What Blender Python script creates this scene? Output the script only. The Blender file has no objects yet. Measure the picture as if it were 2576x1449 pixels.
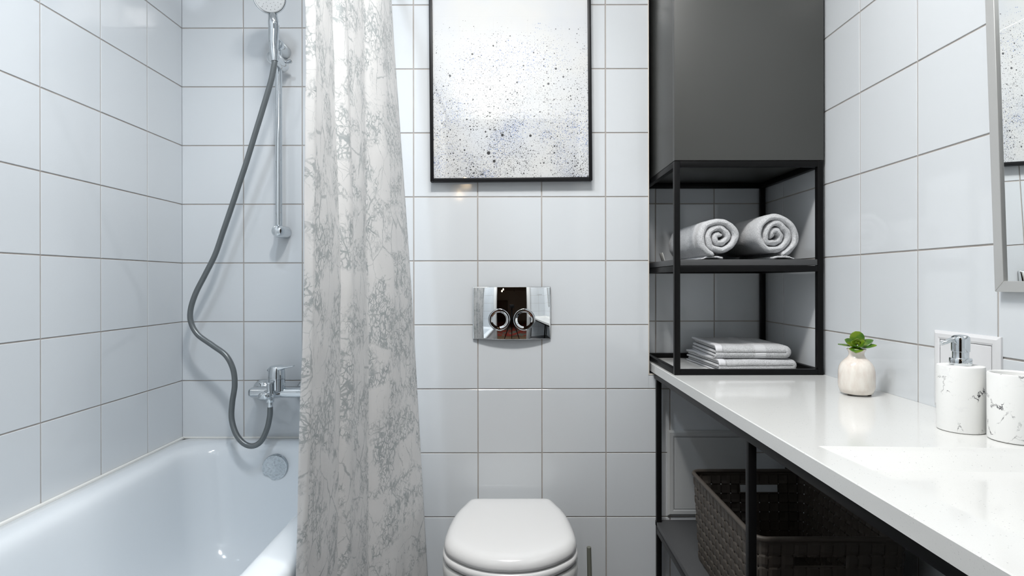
import bpy, bmesh, math, random
from mathutils import Vector, Matrix, noise
random.seed(7)
S = bpy.context.scene
COL = S.collection
ZC = 1.10                       # eye height
F = 1438.0; CX = 1288.4; CY = 709.0
def at(px, py, Y):              # a photo pixel at depth Y, in metres
    return Vector(((px - CX) * Y / F, Y, ZC - (py - CY) * Y / F))
T = .203                        # tile pitch
YS = 1.975; YT = 1.8127; XL = -1.1398; XR = .8723; YF = .195; ZTOP = 2.67
XB0 = -.455; XB1 = .433; ZLOW = .806
CT = .840                       # counter top height

# ------------------------------------------------------------------ mesh helpers
class MB:
    def __init__(s): s.bm = bmesh.new()
    def _merge(s, b):
        me = bpy.data.meshes.new('tmp'); b.to_mesh(me); b.free(); s.bm.from_mesh(me); bpy.data.meshes.remove(me)
    def box(s, x0, x1, y0, y1, z0, z1, bev=0, seg=2, M=None):
        b = bmesh.new(); bmesh.ops.create_cube(b, size=1)
        for v in b.verts:
            v.co = Vector(((x0+x1)/2 + v.co.x*(x1-x0), (y0+y1)/2 + v.co.y*(y1-y0), (z0+z1)/2 + v.co.z*(z1-z0)))
        if bev: bmesh.ops.bevel(b, geom=b.edges[:], offset=bev, segments=seg, profile=.5, affect='EDGES')
        if M is not None: bmesh.ops.transform(b, matrix=M, verts=b.verts)
        s._merge(b); return s
    def rings(s, rings, close=True, cap0=True, cap1=True):
        bm = s.bm; R = [[bm.verts.new(p) for p in r] for r in rings]; n = len(R[0])
        for a, b in zip(R, R[1:]):
            for i in range(n if close else n-1):
                j = (i+1) % n
                try: bm.faces.new((a[i], a[j], b[j], b[i]))
                except ValueError: pass
        if close and cap0: bm.faces.new(R[0][::-1])
        if close and cap1: bm.faces.new(R[-1])
        return s
    def tube(s, pts, rad, seg=16, cap=True):
        pts = [Vector(p) for p in pts]; n = len(pts); rings = []; up = None
        for i, p in enumerate(pts):
            d = (pts[min(i+1, n-1)] - pts[max(i-1, 0)]).normalized()
            if up is None:
                up = Vector((0, 0, 1)) if abs(d.z) < .9 else Vector((1, 0, 0))
            u = (up - d * up.dot(d)).normalized(); up = u; w = d.cross(u)
            r = rad[i] if isinstance(rad, (list, tuple)) else rad
            rings.append([p + u*math.cos(a)*r + w*math.sin(a)*r for a in [2*math.pi*k/seg for k in range(seg)]])
        return s.rings(rings, True, cap, cap)
    def lathe(s, c, prof, axis=(0, 0, 1), seg=40, sx=1, sy=1, cap0=True, cap1=True):
        c = Vector(c); ax = Vector(axis).normalized()
        t = Vector((0, 0, 1)) if abs(ax.z) < .9 else Vector((1, 0, 0))
        u = (t - ax*t.dot(ax)).normalized(); w = ax.cross(u)
        return s.rings([[c + ax*h + u*math.cos(a)*r*sx + w*math.sin(a)*r*sy for a in [2*math.pi*k/seg for k in range(seg)]] for r, h in prof], True, cap0, cap1)
    def grid(s, fn, nu, nv):
        bm = s.bm; V = [[bm.verts.new(fn(i/nu, j/nv)) for i in range(nu+1)] for j in range(nv+1)]
        for j in range(nv):
            for i in range(nu): bm.faces.new((V[j][i], V[j][i+1], V[j+1][i+1], V[j+1][i]))
        return s
    def xf(s, M): bmesh.ops.transform(s.bm, matrix=M, verts=s.bm.verts); return s
    def build(s, name, mat, parent=None, ang=35, recalc=True, flat=False):
        if recalc: bmesh.ops.recalc_face_normals(s.bm, faces=s.bm.faces)
        me = bpy.data.meshes.new(name); s.bm.to_mesh(me); s.bm.free()
        if not flat:
            me.shade_smooth(); me.set_sharp_from_angle(angle=math.radians(ang))
        me.materials.append(mat)
        o = bpy.data.objects.new(name, me); COL.objects.link(o)
        if parent is not None: adopt(o, parent)
        return o
def adopt(o, parent):
    o.parent = parent
    p = parent; loc = Vector((0, 0, 0))
    while p is not None:
        loc += p.location + p.matrix_parent_inverse.to_translation(); p = p.parent
    o.matrix_parent_inverse = Matrix.Translation(-loc)
def thing(name, loc, label, cat, group=None):
    o = bpy.data.objects.new(name, None); COL.objects.link(o); o.location = loc
    o.empty_display_size = .05
    return tag(o, label, cat, group)
def tag(o, label, cat, group=None):
    o['label'] = label; o['category'] = cat
    if group: o['group'] = group
    return o
def struct(o): o['kind'] = 'structure'; return o
def subsurf(o, n=2):
    m = o.modifiers.new('subd', 'SUBSURF'); m.levels = n; m.render_levels = n; return o
def smooth_path(pts, n=12):
    out = []; P = [Vector(p) for p in pts]
    for i in range(len(P)-1):
        p0, p1, p2, p3 = P[max(i-1, 0)], P[i], P[i+1], P[min(i+2, len(P)-1)]
        for k in range(n):
            t = k/n
            out.append(.5*((2*p1) + (p2-p0)*t + (2*p0-5*p1+4*p2-p3)*t*t + (3*p1-p0-3*p2+p3)*t**3))
    return out + [P[-1]]

# ------------------------------------------------------------------ materials
def mat(name, col=(.8,.8,.8), rough=.5, metal=0, **kw):
    m = bpy.data.materials.new(name); m.use_nodes = True
    b = m.node_tree.nodes['Principled BSDF']
    b.inputs['Base Color'].default_value = (*col, 1); b.inputs['Roughness'].default_value = rough; b.inputs['Metallic'].default_value = metal
    for k, v in kw.items(): b.inputs[k.replace('_', ' ')].default_value = v
    return m
class NT:
    def __init__(s, m): s.t = m.node_tree; s.b = s.t.nodes.get('Principled BSDF')
    def n(s, typ, **kw):
        o = s.t.nodes.new(typ)
        for k, v in kw.items(): setattr(o, k, v)
        return o
    def l(s, a, b): s.t.links.new(a, b)
    def put(s, sock, v):
        if hasattr(v, 'is_output'): s.l(v, sock)
        else: sock.default_value = v
    def math(s, op, a, b=0.0, c=None, clamp=False):
        o = s.n('ShaderNodeMath', operation=op); o.use_clamp = clamp
        s.put(o.inputs[0], a); s.put(o.inputs[1], b)
        if c is not None: s.put(o.inputs[2], c)
        return o.outputs[0]
    def noise(s, vec, scale, detail=3, rough=.5, out='Fac', dist=0):
        o = s.n('ShaderNodeTexNoise'); s.put(o.inputs['Vector'], vec); o.inputs['Scale'].default_value = scale
        o.inputs['Detail'].default_value = detail; o.inputs['Roughness'].default_value = rough; o.inputs['Distortion'].default_value = dist
        return o.outputs[out]
    def voro(s, vec, scale, feature='F1', out='Distance', rnd=1.0, dims='3D'):
        o = s.n('ShaderNodeTexVoronoi', feature=feature, voronoi_dimensions=dims); s.put(o.inputs['Vector'], vec)
        o.inputs['Scale'].default_value = scale; o.inputs['Randomness'].default_value = rnd
        return o.outputs[out]
    def map(s, vec, sc=(1,1,1), loc=(0,0,0), rot=(0,0,0)):
        o = s.n('ShaderNodeMapping'); s.put(o.inputs['Vector'], vec)
        o.inputs['Scale'].default_value = sc; o.inputs['Location'].default_value = loc; o.inputs['Rotation'].default_value = rot
        return o.outputs[0]
    def mix(s, f, a, b):
        o = s.n('ShaderNodeMix', data_type='RGBA'); s.put(o.inputs[0], f); s.put(o.inputs[6], a); s.put(o.inputs[7], b)
        return o.outputs[2]
    def mr(s, v, a, b, c=0., d=1.):
        o = s.n('ShaderNodeMapRange'); s.put(o.inputs[0], v)
        for i, x in enumerate((a, b, c, d)): o.inputs[1+i].default_value = x
        return o.outputs[0]
    def coord(s, which='Object'): return s.n('ShaderNodeTexCoord').outputs[which]
    def bump(s, h, strength=.3, dist=.001, normal=None):
        o = s.n('ShaderNodeBump'); s.put(o.inputs['Height'], h); o.inputs['Strength'].default_value = strength; o.inputs['Distance'].default_value = dist
        if normal is not None: s.l(normal, o.inputs['Normal'])
        return o.outputs[0]
    def vadd(s, a, b, op='ADD', scale=None):
        o = s.n('ShaderNodeVectorMath', operation=op); s.put(o.inputs[0], a)
        if scale is not None: o.inputs[3].default_value = scale
        else: s.put(o.inputs[1], b)
        return o.outputs[0]

TILE = mat('glazed tile', (.62, .645, .667), .07)
n = NT(TILE); c = n.coord()
n.l(n.bump(n.noise(c, 9, 2), .35, .0012), n.b.inputs['Normal'])
GROUT = mat('grout', (.36, .33, .31), .9)
n = NT(GROUT); n.l(n.mix(n.noise(n.coord(), 25, 4), (.31,.28,.26,1), (.43,.40,.37,1)), n.b.inputs['Base Color'])
CHROME = mat('chrome', (.66, .69, .71), .06, 1)
CHROME_SPOT = mat('water spotted chrome', (.80, .84, .86), .12, 1)
n = NT(CHROME_SPOT); c = n.coord()
n.l(n.mr(n.noise(c, 120, 3), .4, .7, .16, .34), n.b.inputs['Roughness'])
n.l(n.mix(n.mr(n.noise(c, 150, 5, .65), .45, .75), (.52,.56,.59,1), (.34,.36,.37,1)), n.b.inputs['Base Color'])
MIRROR = mat('mirror silver', (.93, .95, .95), .0, 1)
PLATE = mat('polished chrome plate', (.85, .87, .88), .012, 1)
ENAMEL = mat('white enamel', (.70, .735, .765), .12)
CERAMIC = mat('white sanitary plastic', (.76, .76, .76), .13)
CERAMIC2 = mat('white glazed ceramic', (.75, .76, .75), .1)
BLACK = mat('black powder coat', (.005, .005, .0053), .38); BLACK.node_tree.nodes['Principled BSDF'].inputs['Specular IOR Level'].default_value = .12
BLACKF = mat('black picture frame', (.007, .007, .008), .4); BLACKF.node_tree.nodes['Principled BSDF'].inputs['Specular IOR Level'].default_value = .2
SHELF = mat('anthracite board', (.055, .056, .058), .5)
CABIN = mat('dark grey cabinet board', (.052, .053, .050), .42)
n = NT(CABIN); n.l(n.bump(n.noise(n.coord(), 900, 2), .08, .0003), n.b.inputs['Normal'])
CAULK = mat('white silicone', (.80, .79, .76), .4)
EDGE = mat('cream tile edge trim', (.66, .60, .52), .5)
RUBBER = mat('grey plastic hose', (.15, .165, .17), .28)
n = NT(RUBBER); n.b.inputs['Metallic'].default_value = .35
WHITEP = mat('white painted metal', (.66, .66, .67), .4)
GREYP = mat('light grey painted metal', (.50, .51, .51), .32)
ALU = mat('brushed aluminium frame', (.56, .56, .55), .38, .55)
DARKGAP = mat('shadow gap', (.01, .01, .01), .8)
PLAST = mat('taupe plastic', (.062, .052, .043), .5); PLAST.node_tree.nodes['Principled BSDF'].inputs['Specular IOR Level'].default_value = .3
FLOORM = mat('grey floor tile', (.30, .30, .31), .35)
PAINT = mat('white ceiling paint', (.84, .84, .84), .7)
HALLP = mat('warm grey hall paint', (.50, .45, .40), .8)
HALLC = mat('hall ceiling paint', (.5, .45, .4), .8)
DOORP = mat('white door paint', (.62, .62, .61), .4)
OLIVE = mat('olive grey plastic', (.16, .165, .135), .4)
RUG = mat('red patterned rug', (.3, .06, .04), .9)
n = NT(RUG); c = n.coord()
n.l(n.mix(n.mr(n.noise(c, 3.5, 5, .6), .48, .56), (.30,.045,.03,1), (.13,.16,.13,1)), n.b.inputs['Base Color'])
WOODD = mat('dark wood', (.08, .04, .02), .4)
def emis(name, col, st):
    m = bpy.data.materials.new(name); m.use_nodes = True; t = m.node_tree; t.nodes.clear()
    e = t.nodes.new('ShaderNodeEmission'); e.inputs[0].default_value = (*col, 1); e.inputs[1].default_value = st
    o = t.nodes.new('ShaderNodeOutputMaterial'); t.links.new(e.outputs[0], o.inputs[0]); return m

QUARTZ = mat('white speckled quartz', (.63, .63, .615), .10)
n = NT(QUARTZ); c = n.coord()
d1 = n.voro(c, 300); k1 = n.voro(c, 300, out='Color')
sep = n.n('ShaderNodeSeparateColor'); n.l(k1, sep.inputs[0])
spot = n.math('MULTIPLY', n.mr(d1, .16, .26, 1, 0), n.math('GREATER_THAN', sep.outputs[0], .90))
fine = n.mr(n.noise(c, 700, 2), .60, .75)
col = n.mix(n.math('MULTIPLY', fine, .35), (.63,.63,.615,1), (.46,.46,.46,1))
col = n.mix(n.math('MULTIPLY', spot, .75), col, (.33,.33,.34,1))
n.l(col, n.b.inputs['Base Color'])

QUARTZ2 = QUARTZ.copy(); QUARTZ2.node_tree.nodes['Principled BSDF'].inputs['Roughness'].default_value = .38
def marble_curtain():
    m = mat('marble print fabric', (.8,.8,.8), .6); n = NT(m)
    uv = n.coord('UV')
    w = n.noise(uv, 9, 5, .6, 'Color'); w = n.vadd(w, (-.5,-.5,-.5)); w = n.vadd(w, None, 'SCALE', .035)
    w2 = n.noise(uv, 60, 3, .6, 'Color'); w2 = n.vadd(w2, (-.5,-.5,-.5)); w2 = n.vadd(w2, None, 'SCALE', .010)
    v = n.vadd(n.vadd(uv, w), w2)
    v = n.map(v, (1.25, .8, 1), rot=(0, 0, .5))
    def vein(scale, lo, hi, seed):
        vv = n.map(v, (1,1,1), (seed, seed*1.7, 0))
        e = n.voro(vv, scale, 'DISTANCE_TO_EDGE', 'Distance', 1, '2D')
        th = n.mr(n.noise(n.map(uv, loc=(seed,2*seed,0)), scale*.55, 4, .6), .38, .68, lo, hi)
        q = n.math('SUBTRACT', th, e)
        return n.mr(q, -.012, .012)
    clus = n.mr(n.noise(n.map(uv, (1,1,1), (2.2,.6,0), (0,0,.4)), 10, 5, .62, dist=.6), .42, .57)
    gate = lambda q_, lo: n.math('MULTIPLY', q_, n.mr(clus, lo, 1))
    a = vein(12, -.012, .042, 3.1); b = vein(32, .0, .095, 7.7); d = vein(74, .02, .20, 1.9); h = vein(27, -.035, .035, 5.3)
    strong = n.mr(clus, .25, .8)
    patch = n.math('MULTIPLY', n.mr(n.noise(n.map(v, loc=(5, 1, 0)), 46, 5, .7), .53, .57), strong)
    t = n.math('MAXIMUM', n.math('MAXIMUM', n.math('MULTIPLY', a, .8), n.math('MULTIPLY', h, .55)), n.math('MAXIMUM', n.math('MULTIPLY', n.math('MAXIMUM', b, n.math('MULTIPLY', d, .8)), strong), n.math('MULTIPLY', patch, .95)))
    soft = n.mr(n.noise(uv, 22, 5, .6), .35, .75, 0, .14)
    base = n.mix(soft, (.67,.67,.67,1), (.50,.52,.53,1))
    n.l(n.mix(n.math('MULTIPLY', t, .9), base, (.30,.33,.34,1)), n.b.inputs['Base Color'])
    n.l(n.bump(n.noise(uv, 30, 4, .55), .18, .004), n.b.inputs['Normal'])
    n.b.inputs['Sheen Weight'].default_value = .1
    return m
CURT = marble_curtain()

def terry(name, band=None, col=(.69,.695,.71)):
    m = mat(name, col, .95); n = NT(m); c = n.coord()
    w = n.noise(c, 90, 2, .5, 'Color'); w = n.vadd(w, None, 'SCALE', .010)
    v = n.map(n.vadd(c, w), (1, 1, .75))
    h = n.voro(v, 720); h2 = n.noise(v, 600, 3, .6)
    hh = n.math('SUBTRACT', 1.0, n.math('ADD', n.math('MULTIPLY', h, .9), n.math('MULTIPLY', h2, .4)))
    hi = n.mr(h, .2, .75, 1, 0)
    colr = n.mix(hi, (col[0]*.62, col[1]*.62, col[2]*.62, 1), (min(col[0]*1.12,1), min(col[1]*1.12,1), min(col[2]*1.12,1), 1))
    if band:
        s = n.n('ShaderNodeSeparateXYZ'); n.l(c, s.inputs[0])
        x0, x1 = band
        msk = n.math('MULTIPLY', n.mr(s.outputs[0], x0, x0+.0015), n.mr(s.outputs[0], x1-.0015, x1, 1, 0))
        rib = n.math('MULTIPLY', n.math('ADD', n.math('SINE', n.math('MULTIPLY', n.math('ADD', s.outputs[2], s.outputs[1]), 1900)), 1), .25)
        hh = n.mix(msk, hh, rib)
        colr = n.mix(msk, colr, (col[0]*.98, col[1]*.98, col[2]*.98, 1))
    n.l(colr, n.b.inputs['Base Color'])
    n.l(n.bump(hh, .9, .0013), n.b.inputs['Normal'])
    n.b.inputs['Sheen Weight'].default_value = .3
    return m
TERRY = terry('grey terry cloth'); TERRYB = terry('grey terry cloth with woven band', (.700, .732))
HEM = mat('smooth towel hem', (.69, .69, .71), .8)
n = NT(HEM); n.l(n.bump(n.noise(n.coord(), 500, 3), .3, .0006), n.b.inputs['Normal'])

def marble_resin():
    m = mat('white resin with black veins', (.77,.77,.755), .45); n = NT(m); c = n.coord()
    w = n.noise(c, 45, 5, .65, 'Color'); w = n.vadd(w, (-.5,-.5,-.5)); w = n.vadd(w, None, 'SCALE', .045)
    v = n.vadd(c, w)
    e = n.voro(n.map(v, (1,1,1.3)), 24, 'DISTANCE_TO_EDGE')
    msk = n.mr(n.noise(n.map(c, loc=(.3,.1,.7)), 32, 3, .5), .52, .64)
    th = n.math('MULTIPLY', msk, .05)
    ln = n.mr(n.math('SUBTRACT', th, e), -.004, .02)
    smear = n.math('MULTIPLY', n.mr(n.noise(v, 22, 4, .6), .60, .80), .35)
    col = n.mix(smear, (.77,.77,.755,1), (.42,.43,.47,1))
    n.l(n.mix(n.math('MULTIPLY', ln, n.mr(n.noise(c, 70, 2), .38, .6)), col, (.03,.03,.035,1)), n.b.inputs['Base Color'])
    n.b.inputs['Subsurface Weight'].default_value = .0
    return m
RESIN = marble_resin()
VASEM = mat('cream glazed stoneware', (.74, .69, .62), .14)
n = NT(VASEM); c = n.coord()
n.l(n.mix(n.mr(n.noise(n.map(c, (1,1,.35)), 60, 4, .6), .4, .7), (.76,.72,.66,1), (.66,.58,.52,1)), n.b.inputs['Base Color'])
LEAF = mat('succulent leaf', (.06, .14, .008), .38)
n = NT(LEAF); c = n.coord()
n.l(n.mix(n.mr(n.noise(c, 55, 3), .40, .66), (.035,.110,.005,1), (.13,.21,.008,1)), n.b.inputs['Base Color'])
n.b.inputs['Subsurface Weight'].default_value = .15; n.b.inputs['Subsurface Scale'].default_value = .004

# ------------------------------------------------------------------ tiled walls (each tile a bevelled glazed face over a grout bed)
def tile_faces(bm, org, U, V, N, us, vs, rects, mi):
    g = .0017; bv = .0009; rec = .0016
    us = sorted(us); vs = sorted(vs)
    for (u0, u1, v0, v1) in rects:
        uu = [u0] + [u for u in us if u0+.006 < u < u1-.006] + [u1]
        vv = [v0] + [v for v in vs if v0+.006 < v < v1-.006] + [v1]
        # grout bed
        q = [bm.verts.new(org + U*a + V*b - N*rec) for a, b in ((u0,v0),(u1,v0),(u1,v1),(u0,v1))]
        f = bm.faces.new(q); f.material_index = 1
        for a0, a1 in zip(uu, uu[1:]):
            for b0, b1 in zip(vv, vv[1:]):
                onl = lambda q_, L_: g if any(abs(q_-l_) < .0005 for l_ in L_) else 0
                ga0, ga1, gb0, gb1 = onl(a0, us), onl(a1, us), onl(b0, vs), onl(b1, vs)
                A0, A1, B0, B1 = a0+ga0, a1-ga1, b0+gb0, b1-gb1
                ta = random.uniform(-1, 1)*.0013; tb = random.uniform(-1, 1)*.0013; mu=(A0+A1)/2; mv=(B0+B1)/2
                def P(a, b, d): return org + U*a + V*b + N*(d + (a-mu)*ta + (b-mv)*tb)
                o = [bm.verts.new(org + U*a + V*b - N*rec) for a, b in ((A0,B0),(A1,B0),(A1,B1),(A0,B1))]
                i1 = [bm.verts.new(P(a, b, -.0005)) for a, b in ((A0+bv*.2,B0+bv*.2),(A1-bv*.2,B0+bv*.2),(A1-bv*.2,B1-bv*.2),(A0+bv*.2,B1-bv*.2))]
                i2 = [bm.verts.new(P(a, b, 0)) for a, b in ((A0+bv,B0+bv),(A1-bv,B0+bv),(A1-bv,B1-bv),(A0+bv,B1-bv))]
                for r0, r1 in ((o, i1), (i1, i2)):
                    for k in range(4):
                        bm.faces.new((r0[k], r0[(k+1)%4], r1[(k+1)%4], r1[k])).material_index = 0
                bm.faces.new(i2).material_index = 0
X = Vector((1,0,0)); Yv = Vector((0,1,0)); Z = Vector((0,0,1))
zl = [ZC + .8783 + T*k for k in range(-11, 6)]
ZROW = ZC + .8783 - 6*T
ul_toilet = [-.312 + T*k for k in range(-5, 8)]
ul_show = [-1.1309 + T*k for k in range(1, 5)] + [.4955, .6985]
ul_left = [1.788 - T*k for k in range(0, 10)]
ul_right = [1.839 - T*k for k in range(-1, 10)]
def wall(name, jobs, slabs):
    bm = bmesh.new()
    for j in jobs: tile_faces(bm, *j, 0)
    m = MB(); m.bm = bm
    for s in slabs: m.box(*s)
    # orient faces by hand: tiles face the room
    me = bpy.data.meshes.new(name)
    bmesh.ops.recalc_face_normals(bm, faces=bm.faces)
    for f in bm.faces:
        pass
    bm.to_mesh(me); bm.free()
    for mm in (TILE, GROUT): me.materials.append(mm)
    o = bpy.data.objects.new(name, me); COL.objects.link(o)
    return struct(o)
O0 = Vector((0,0,0))
wall('wall_back', [(Vector((0,YS,0)), X, Z, -Yv, ul_show, zl, [(XL, XB0, 0, ZTOP), (XB1, XR, ZLOW, ZTOP)])], [(XL-.1, XR+.1, YS+.004, YS+.1, 0, ZTOP)])
wall('wall_toilet', [(Vector((0,YT,0)), X, Z, -Yv, ul_toilet, zl, [(XB0, XB1, ZROW, ZTOP), (XB0, XR, 0, ZROW), (XB1, XR, ZROW, ZLOW)]),
                     (Vector((XB0,0,0)), Yv, Z, -X, [], zl, [(YT, YS, 0, ZTOP)]),
                     (Vector((XB1,0,0)), Yv, Z, X, [], zl, [(YT, YS, ZLOW, ZTOP)]),
                     (Vector((0,0,ZLOW)), X, Yv, Z, ul_toilet, [], [(XB1, XR, YT, YS)])],
     [(XB0+.004, XB1-.004, YT+.004, YS+.003, 0, ZTOP), (XB0+.004, XR, YT+.004, YS+.003, 0, ZLOW-.004)])
wall('wall_left', [(Vector((XL,0,0)), Yv, Z, X, ul_left, zl, [(YF, YS, 0, ZTOP)])], [(XL-.1, XL-.004, YF-.1, YS+.1, 0, ZTOP)])
wall('wall_right', [(Vector((XR,0,0)), Yv, Z, -X, ul_right, zl, [(YF, YS, 0, ZTOP)])], [(XR+.004, XR+.1, YF-.1, YS+.1, 0, ZTOP)])
DX0, DX1, DZ = -.41, .41, 2.07
wall('wall_front', [(Vector((0,YF,0)), X, Z, Yv, ul_toilet, zl, [(XL, DX0, 0, ZTOP), (DX0, DX1, DZ, ZTOP), (DX1, XR, 0, ZTOP)])],
     [(XL, DX0, YF-.09, YF-.004, 0, ZTOP), (DX0, DX1, YF-.09, YF-.004, DZ, ZTOP), (DX1, XR, YF-.09, YF-.004, 0, ZTOP)])
struct(MB().box(XL-.1, XR+.1, YF-.1, YS+.1, -.08, 0).build('floor', FLOORM))
struct(MB().box(XL-.1, XR+.1, YF-.1, YS+.1, ZTOP, ZTOP+.08).build('ceiling', PAINT))
# door casing
m = MB()
for x0, x1 in ((DX0-.06, DX0+.012), (DX1-.012, DX1+.06)): m.box(x0, x1, YF+.001, YF+.016, 0, DZ+.05, .003)
m.box(DX0+.012, DX1-.012, YF+.001, YF+.016, DZ-.012, DZ+.05, .003)
for x0, x1 in ((DX0, DX0+.015), (DX1-.015, DX1)): m.box(x0, x1, YF-.09, YF+.001, 0, DZ, .001)
m.box(DX0, DX1, YF-.09, YF+.001, DZ-.015, DZ, .001)
struct(m.build('trim_1', DOORP))
# cream edge strip on the boxed-in corner and the ledge
m = MB(); m.box(XB1-.0015, XB1+.0015, YT-.0012, YT+.002, ZLOW-.002, ZTOP, .0004); m.box(XB1, XR, YT-.0012, YT+.002, ZLOW-.0015, ZLOW+.0015, .0004)
struct(m.build('trim_2', EDGE))
# hall behind the doorway, seen only in the mirrors
struct(MB().box(-1.9, 1.9, -4.3, YF-.1, -.08, 0).build('floor', mat('hall floor', (.20,.13,.08), .4)))
struct(MB().box(-1.9, 1.9, -4.3, YF-.1, ZTOP, ZTOP+.08).build('ceiling', HALLC))
m = MB(); m.box(-1.95, -1.9, -4.3, YF-.1, 0, ZTOP); m.box(1.9, 1.95, -4.3, YF-.1, 0, ZTOP); m.box(-1.9, 1.9, -4.35, -4.3, 0, ZTOP)
m.box(-1.9, XL-.1, YF-.15, YF-.1, 0, ZTOP); m.box(XR+.1, 1.9, YF-.15, YF-.1, 0, ZTOP)
struct(m.build('wall_hall', HALLP))

# ------------------------------------------------------------------ bathtub
def rrect(x0, x1, y0, y1, r, z, n=16):
    pts = []
    for cx, cy, a0 in ((x1-r, y1-r, 0), (x0+r, y1-r, 90), (x0+r, y0+r, 180), (x1-r, y0+r, 270)):
        for k in range(n+1):
            a = math.radians(a0 + 90*k/n); pts.append(Vector((cx + r*math.cos(a), cy + r*math.sin(a), z)))
    return pts
ZR = .564
tub = thing('bathtub', (-.78, 1.08, 0), 'white enamel bathtub along the left tiled wall', 'bathtub')
m = MB(); TX0, TX1, TY0, TY1 = XL+.0035, -.420, YF+.004, YS-.002
R = [rrect(TX0, TX1-.004, TY0, TY1, .012, ZR-.05), rrect(TX0, TX1, TY0, TY1, .012, ZR-.040), rrect(TX0, TX1, TY0, TY1, .014, ZR-.018),
     rrect(TX0+.003, TX1-.005, TY0+.003, TY1-.003, .02, ZR-.006), rrect(TX0+.012, TX1-.016, TY0+.012, TY1-.012, .03, ZR)]
ix0, ix1, iy0, iy1 = XL+.060, -.480, .30, 1.925
for t, dz in ((0,0), (.010,-.0008), (.020,-.004), (.029,-.011), (.036,-.022), (.041,-.040), (.048,-.075), (.058,-.13), (.072,-.20), (.090,-.27), (.115,-.325), (.155,-.355), (.20,-.366)):
    R.append(rrect(ix0+t, ix1-t, iy0+t*1.6, iy1-t*1.05, max(.05, .115-t*.12), ZR+dz))
m.rings(R, True, False, True)
m.build('tub_shell', ENAMEL, tub, ang=60)
MB().box(TX0+.01, TX1-.012, TY0+.005, TY1-.01, .02, ZR-.05, .002).build('side_panel', mat('white tub panel', (.80,.83,.86), .25), tub) if False else None
m = MB(); m.box(TX1-.030, TX1-.014, TY0+.005, TY1-.17, 0, ZR-.045, .002); m.build('side_panel', mat('white tub panel', (.80,.83,.86), .25), tub)
# silicone bead
m = MB(); m.box(TX0-.001, XB0, YS-.006, YS, ZR-.003, ZR+.003, .0015); m.box(XL+.0002, XL+.009, TY0, YS, ZR-.004, ZR+.0035, .0015); m.build('silicone_bead', CAULK, tub)
# overflow knob with thumb notch
kc = at(690, 1176, 1.868)
m = MB(); ring = []
for k in range(64):
    a = 2*math.pi*k/64; r = .0415
    d = abs((a - math.radians(237) + math.pi) % (2*math.pi) - math.pi)
    r -= .0075*max(0, math.cos(d*math.pi/.72)) if d < .36 else 0
    ring.append((math.cos(a)*r, math.sin(a)*r))
m.rings([[kc + Vector((x*s, y, z*s)) for x, z in ring] for s, y in ((.92, .035), (1., .028), (1., .002), (.97, -.001))], True, False, False)
bm = m.bm; bm.verts.ensure_lookup_table(); last = bm.verts[-64:]
cv = bm.verts.new(kc + Vector((0, .0025, 0)))
mid = [bm.verts.new(kc + Vector((x*.55, -.0005, z*.55))) for x, z in ring]
for k in range(64):
    j = (k+1) % 64
    bm.faces.new((last[k], last[j], mid[j], mid[k])); bm.faces.new((mid[k], mid[j], cv))
ov = m.build('overflow_knob', CHROME_SPOT, tub, 30); ov['label'] = 'round water-spotted chrome overflow knob'
MB().lathe((-.78, .60, ZR-.366), [(.0, .003), (.02, .003), (.026, .0)], seg=32, cap0=False, cap1=False).build('drain', CHROME, tub)

# ------------------------------------------------------------------ shower rail, hand shower, hose, mixer
XBAR = -.783
rail = thing('shower_rail', (XBAR, YS, 1.27), 'vertical chrome shower rail with two brackets and a slider on the left back wall', 'shower rail')
MB().tube([(XBAR, 1.92, 1.255), (XBAR, 1.92, 1.905)], .0112, 28).build('bar', CHROME, rail)
for z in (1.271, 1.893):
    MB().lathe((XBAR, YS, z), [(.0215, 0), (.0215, .060), (.0205, .068), (.016, .075), (.007, .0785), (0.0005, .079)], (0, -1, 0), 32).build('bracket', CHROME, rail)
m = MB(); m.lathe((-.776, 1.948, 1.832), [(.0005, 0), (.014, .002), (.0205, .008), (.0215, .016), (.0215, .085), (.0205, .092), (.015, .100), (.0005, .106)], (0, -1, 0), 32)
m.lathe((-.755, 1.925, 1.842), [(.006, 0), (.0065, .012), (.004, .014)], (1, 0, .1), 20)
m.build('slider', CHROME, rail)
hs = thing('hand_shower', at(690, 130, 1.852), 'chrome hand shower with white nozzle face in its slider', 'hand shower')
pc = at(692, 153, 1.838); pt_ = at(690, 126, 1.838)
hp = smooth_path([pt_, at(689, 105, 1.838), at(690, 75, 1.836), at(689, 50, 1.832), at(687, 30, 1.842), at(684, 10, 1.850), at(682, -8, 1.852)], 6)
nn = len(hp); rr = []
for i in range(nn):
    t = i/(nn-1); rr.append(.0135 + .0035*math.sin(min(1, t*2.2)*math.pi*.5) - (.0022*math.sin((t-.45)/.3*math.pi) if .45 < t < .75 else 0) + (.016*((t-.72)/.28)**1.5 if t > .72 else 0))
MB().tube(hp, rr, 28).build('handle', CHROME, hs)
MB().tube([pt_ + Vector((0,0,.002)), pt_ + Vector((.0003, 0, 0)), pc], [.0115, .0150, .0105], 28).build('cone_nut', CHROME, hs)
hc = at(679, -8, 1.815); ax = Vector((.30, -.90, -.28)).normalized()
MB().lathe(hc - ax*.012, [(.018, -.026), (.034, -.020), (.045, -.008), (.0505, .006), (.0505, .012), (.048, .016)], ax, 48).build('head', CHROME, hs)
m = MB(); fc = hc + ax*.0045
m.lathe(fc, [(.0465, -.002), (.0465, .001), (.044, .003), (.020, .0042), (.0005, .0045)], ax, 48)
face = m.build('nozzle_face', mat('white nozzle plastic', (.58,.59,.59), .4), hs); face['label'] = 'white round nozzle face'
u = Vector((0,0,1)); u = (u - ax*u.dot(ax)).normalized(); w = ax.cross(u); m = MB()
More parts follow.
